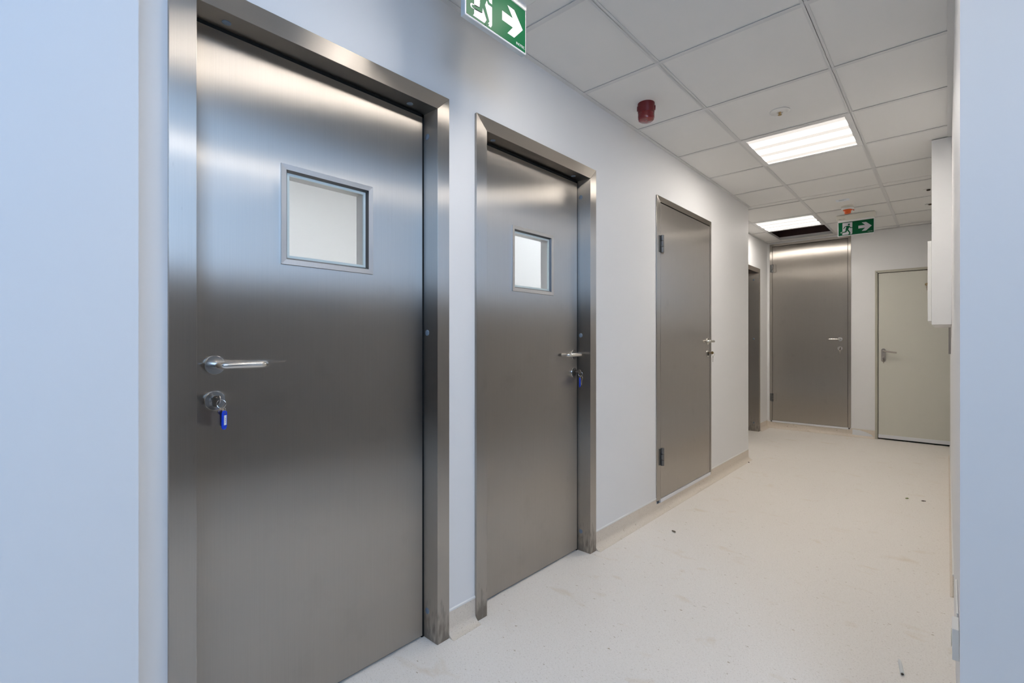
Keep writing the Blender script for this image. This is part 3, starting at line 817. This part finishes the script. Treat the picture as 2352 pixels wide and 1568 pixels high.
# ------------------------------------------------------------------ exit signs (local: facing -Y, width along X, hung from z=0)
def exit_sign(loc, rz, W, H, top, label, hd, hh, slope=0.0):
    """plate W x H, its upper edge `top` below the ceiling; housing hh tall, hd deep"""
    root = empty('exit_sign', loc, rz); tag(root, label, 'sign', 'running man exit signs')
    b = 0.006; T = 0.020
    zt = -top; zb = -top-H
    m = MB()
    hw_ = W/2+0.014
    m.prism([(-hd/2, 0.0), (hd/2, 0.0), (hd/2-slope, -hh), (-hd/2+slope, -hh)], 'x', -hw_, hw_)
    m.build('sign_housing', M['cream_plastic'] if slope > 0 else M['white_plastic'], root, False, 0.003)
    m = MB(); m.box(-W/2-0.004, W/2+0.004, -0.013, 0.013, zt-0.002, -hh+0.001, 0.001); m.build('mounting_rail', M['white_plastic'], root)
    m = MB(); m.box(-W/2-0.005, W/2+0.005, -T/2, T/2, zb-0.005, zt-0.001, 0.0015); po = m.build('sign_panel', M['acrylic'], root)
    y = -T/2
    m = MB(); m.box(-W/2-0.003, W/2+0.003, y-0.0008, y, zb-0.003, zt-0.002); m.build('white_border', M['sign_white'], po)
    m = MB(); m.box(-W/2, W/2, y-0.0013, y-0.0008, zb, zt-0.004); m.build('green_face', M['green'], po)
    def F(fx, fy): return (-W/2+fx*W, zt-0.004-fy*(H-0.004))
    def poly(mm, pts, y0, y1): mm.prism([F(*p) for p in pts], 'y', y0, y1)
    def capsule(mm, a, c, r, y0, y1, r2=None):
        a = Vector(F(*a)); c = Vector(F(*c)); r2 = r2 or r
        d = (c-a).normalized(); ang = math.atan2(d.y, d.x); pts = []
        for k in range(9):
            t = ang+PI/2+PI*k/8; pts.append((a.x+r*math.cos(t), a.y+r*math.sin(t)))
        for k in range(9):
            t = ang-PI/2+PI*k/8; pts.append((c.x+r2*math.cos(t), c.y+r2*math.sin(t)))
        mm.prism(pts, 'y', y0, y1)
    u = H
    wm = MB()
    poly(wm, [(0.117, 0.05), (0.403, 0.05), (0.403, 0.89), (0.385, 0.955), (0.345, 0.955), (0.355, 0.90), (0.275, 0.955), (0.100, 0.955), (0.117, 0.90)], y-0.0017, y-0.0013)
    capsule(wm, (0.22, 0.735), (0.085, 0.765), 0.050*u, y-0.0017, y-0.0013)
    wm.build('white_doorway', M['sign_white'], po)
    gm = MB(); ya, yb = y-0.0021, y-0.0017
    nxt = iter([y-0.0021-0.00004*i for i in range(20)])
    cx, cz = F(0.305, 0.205)
    gm.prism([(cx+0.062*u*math.cos(2*PI*k/24), cz+0.062*u*math.sin(2*PI*k/24)) for k in range(24)], 'y', ya, yb)
    capsule(gm, (0.245, 0.325), (0.188, 0.352), 0.030*u, next(nxt), yb); capsule(gm, (0.188, 0.352), (0.152, 0.475), 0.028*u, next(nxt), yb)
    capsule(gm, (0.310, 0.345), (0.348, 0.460), 0.030*u, next(nxt), yb); capsule(gm, (0.348, 0.460), (0.410, 0.463), 0.028*u, next(nxt), yb)
    poly(gm, [(0.235, 0.295), (0.320, 0.295), (0.330, 0.36), (0.285, 0.56), (0.205, 0.56), (0.225, 0.42)], next(nxt), yb)
    capsule(gm, (0.238, 0.55), (0.220, 0.725), 0.050*u, next(nxt), yb, 0.042*u); capsule(gm, (0.220, 0.735), (0.095, 0.765), 0.036*u, next(nxt), yb, 0.026*u)
    capsule(gm, (0.255, 0.55), (0.335, 0.850), 0.048*u, next(nxt), yb, 0.036*u); capsule(gm, (0.335, 0.850), (0.300, 0.955), 0.030*u, next(nxt), yb)
    gm.build('running_figure', M['green'], po)
    am = MB()
    poly(am, [(0.575, 0.395), (0.765, 0.395), (0.668, 0.18), (0.790, 0.18), (0.950, 0.500), (0.790, 0.82), (0.668, 0.82), (0.765, 0.605), (0.575, 0.605)], y-0.0017, y-0.0013)
    am.build('arrow', M['sign_white'], po)
    tx, tz = F(0.905, 0.905)
    text_mesh('maker_name', 'INOTEC', 0.070*H*1.15, M['sign_white'], po, (tx, y-0.0016, tz), (PI/2, 0, 0))
    if slope > 0:
        text_mesh('housing_name', 'INOTEC', 0.016, M['ink'], root, (-W/2+0.035, -hd/2+slope*0.78-0.0012, -hh*0.78), (PI/2-math.atan2(slope, hh), 0, 0))
    return root
exit_sign((0.290, 1.194, CH), PI/2, 0.290, 0.157, 0.1025, 'near green exit sign with running man and arrow, cut off by the photo top', 0.115, 0.082)
exit_sign((0.744, 6.06, CH), 0, 0.296, 0.140, 0.066, 'far green exit sign hanging before the end wall', 0.090, 0.048, 0.018)

# ------------------------------------------------------------------ right wall things
root = empty('wall_casing', (RW, 4.16, 1.256)); tag(root, 'white box casing hanging high on the right wall up to the ceiling', 'casing')
m = MB(); m.box(-0.097, -0.0005, 0, 0.91, 0, CH-1.256-0.002, 0.001); m.build('casing_body', M['white_metal'], root)
m = MB(); m.box(-0.117, -0.0975, 0.012, 0.60, 0.024, 0.547, 0.002); do = m.build('casing_door', M['white_plastic'], root)
m = MB(); m.box(-0.1185, -0.117, 0.54, 0.565, 0.26, 0.30, 0.0005); m.build('casing_latch', M['cream_plastic'], do)
m = MB(); m.box(-0.014, -0.0005, 0, 0.03, 0, 0.27, 0.001)
root = m.build('metal_strip', M['plate_steel']); root.location = (RW, 5.3, 1.045); tag(root, 'grey upright metal strip on the right wall below the white casing', 'strip')
for y0, y1, z0, lb in ((1.60, 1.676, 0.368, 'small white socket box low on the right wall at its near edge'), (1.69, 1.93, 0.372, 'flat white trunking strip low on the right wall behind the socket box')):
    flat = y1-y0 > 0.1; h = (y1-y0)/2; d = 0.0045 if flat else 0.013
    m = MB(); m.box(-d, -0.0003, -h, h, 0, 0.076, 0.001)
    if flat:
        o = m.build('cable_trunking', M['white_plastic']); o.location = (RW, (y0+y1)/2, z0); tag(o, lb, 'trunking'); continue
    root = empty('wall_socket', (RW, (y0+y1)/2, z0)); tag(root, lb, 'socket')
    m.build('socket_box', M['white_plastic'], root)
    m = MB(); m.lathe([(0.021, 0.0), (0.021, 0.002), (0.019, 0.002), (0.019, 0.0005), (0, 0.0005)], (-0.013, 0, 0.038), (-1, 0, 0), 28); m.build('socket_insert', M['cream_plastic'], root, True)

# ------------------------------------------------------------------ bits on the floor
root = empty('wall_plug', (1.3215, 2.170, 0.0)); tag(root, 'loose grey plastic wall plug lying on the floor', 'plug')
root.rotation_euler = (0, 0, 0.15)
m = MB(); m.tube([(0, 0.043, 0.0056), (0, 0.030, 0.0058), (0, -0.036, 0.0062), (0, -0.043, 0.0062)], [0.0042, 0.0055, 0.0060, 0.0060], 16); m.build('plug_body', M['peg'], root, True)
m = MB(); m.lathe([(0.0038, 0), (0.0038, 0.0004)], (0, -0.0432, 0.0062), (0, -1, 0), 14); m.build('plug_hole', M['crumb'], root)
bits = [(0.218, 2.817, 0.016, 'crumb', 'dark crumb on the floor in front of the second door'),
        (1.315, 4.552, 0.014, 'crumb', 'dark crumb on the floor near the right wall'),
        (1.223, 4.547, 0.016, 'crumb_g', 'greenish crumb on the floor near the right wall'),
        (0.046, 4.903, 0.014, 'crumb', 'dark crumb at the foot of the left wall end')]
for i, (x, y, s, mt, lb) in enumerate(bits):
    m = MB()
    bmesh.ops.create_icosphere(m.bm, subdivisions=2, radius=1.0)
    rr = random.Random(i)
    for v in m.bm.verts:
        k = 0.8+0.4*rr.random()
        v.co = Vector((v.co.x*s*k, v.co.y*s*0.45*k, max(-0.999, v.co.z)*0.0028*k))
    zmin = min(v.co.z for v in m.bm.verts)
    for v in m.bm.verts: v.co.z -= zmin
    o = m.build('crumb', M[mt], None, True); o.location = (x, y, 0); o.rotation_euler = (0, 0, rr.random()*3)
    tag(o, lb, 'crumb', 'crumbs on the floor')
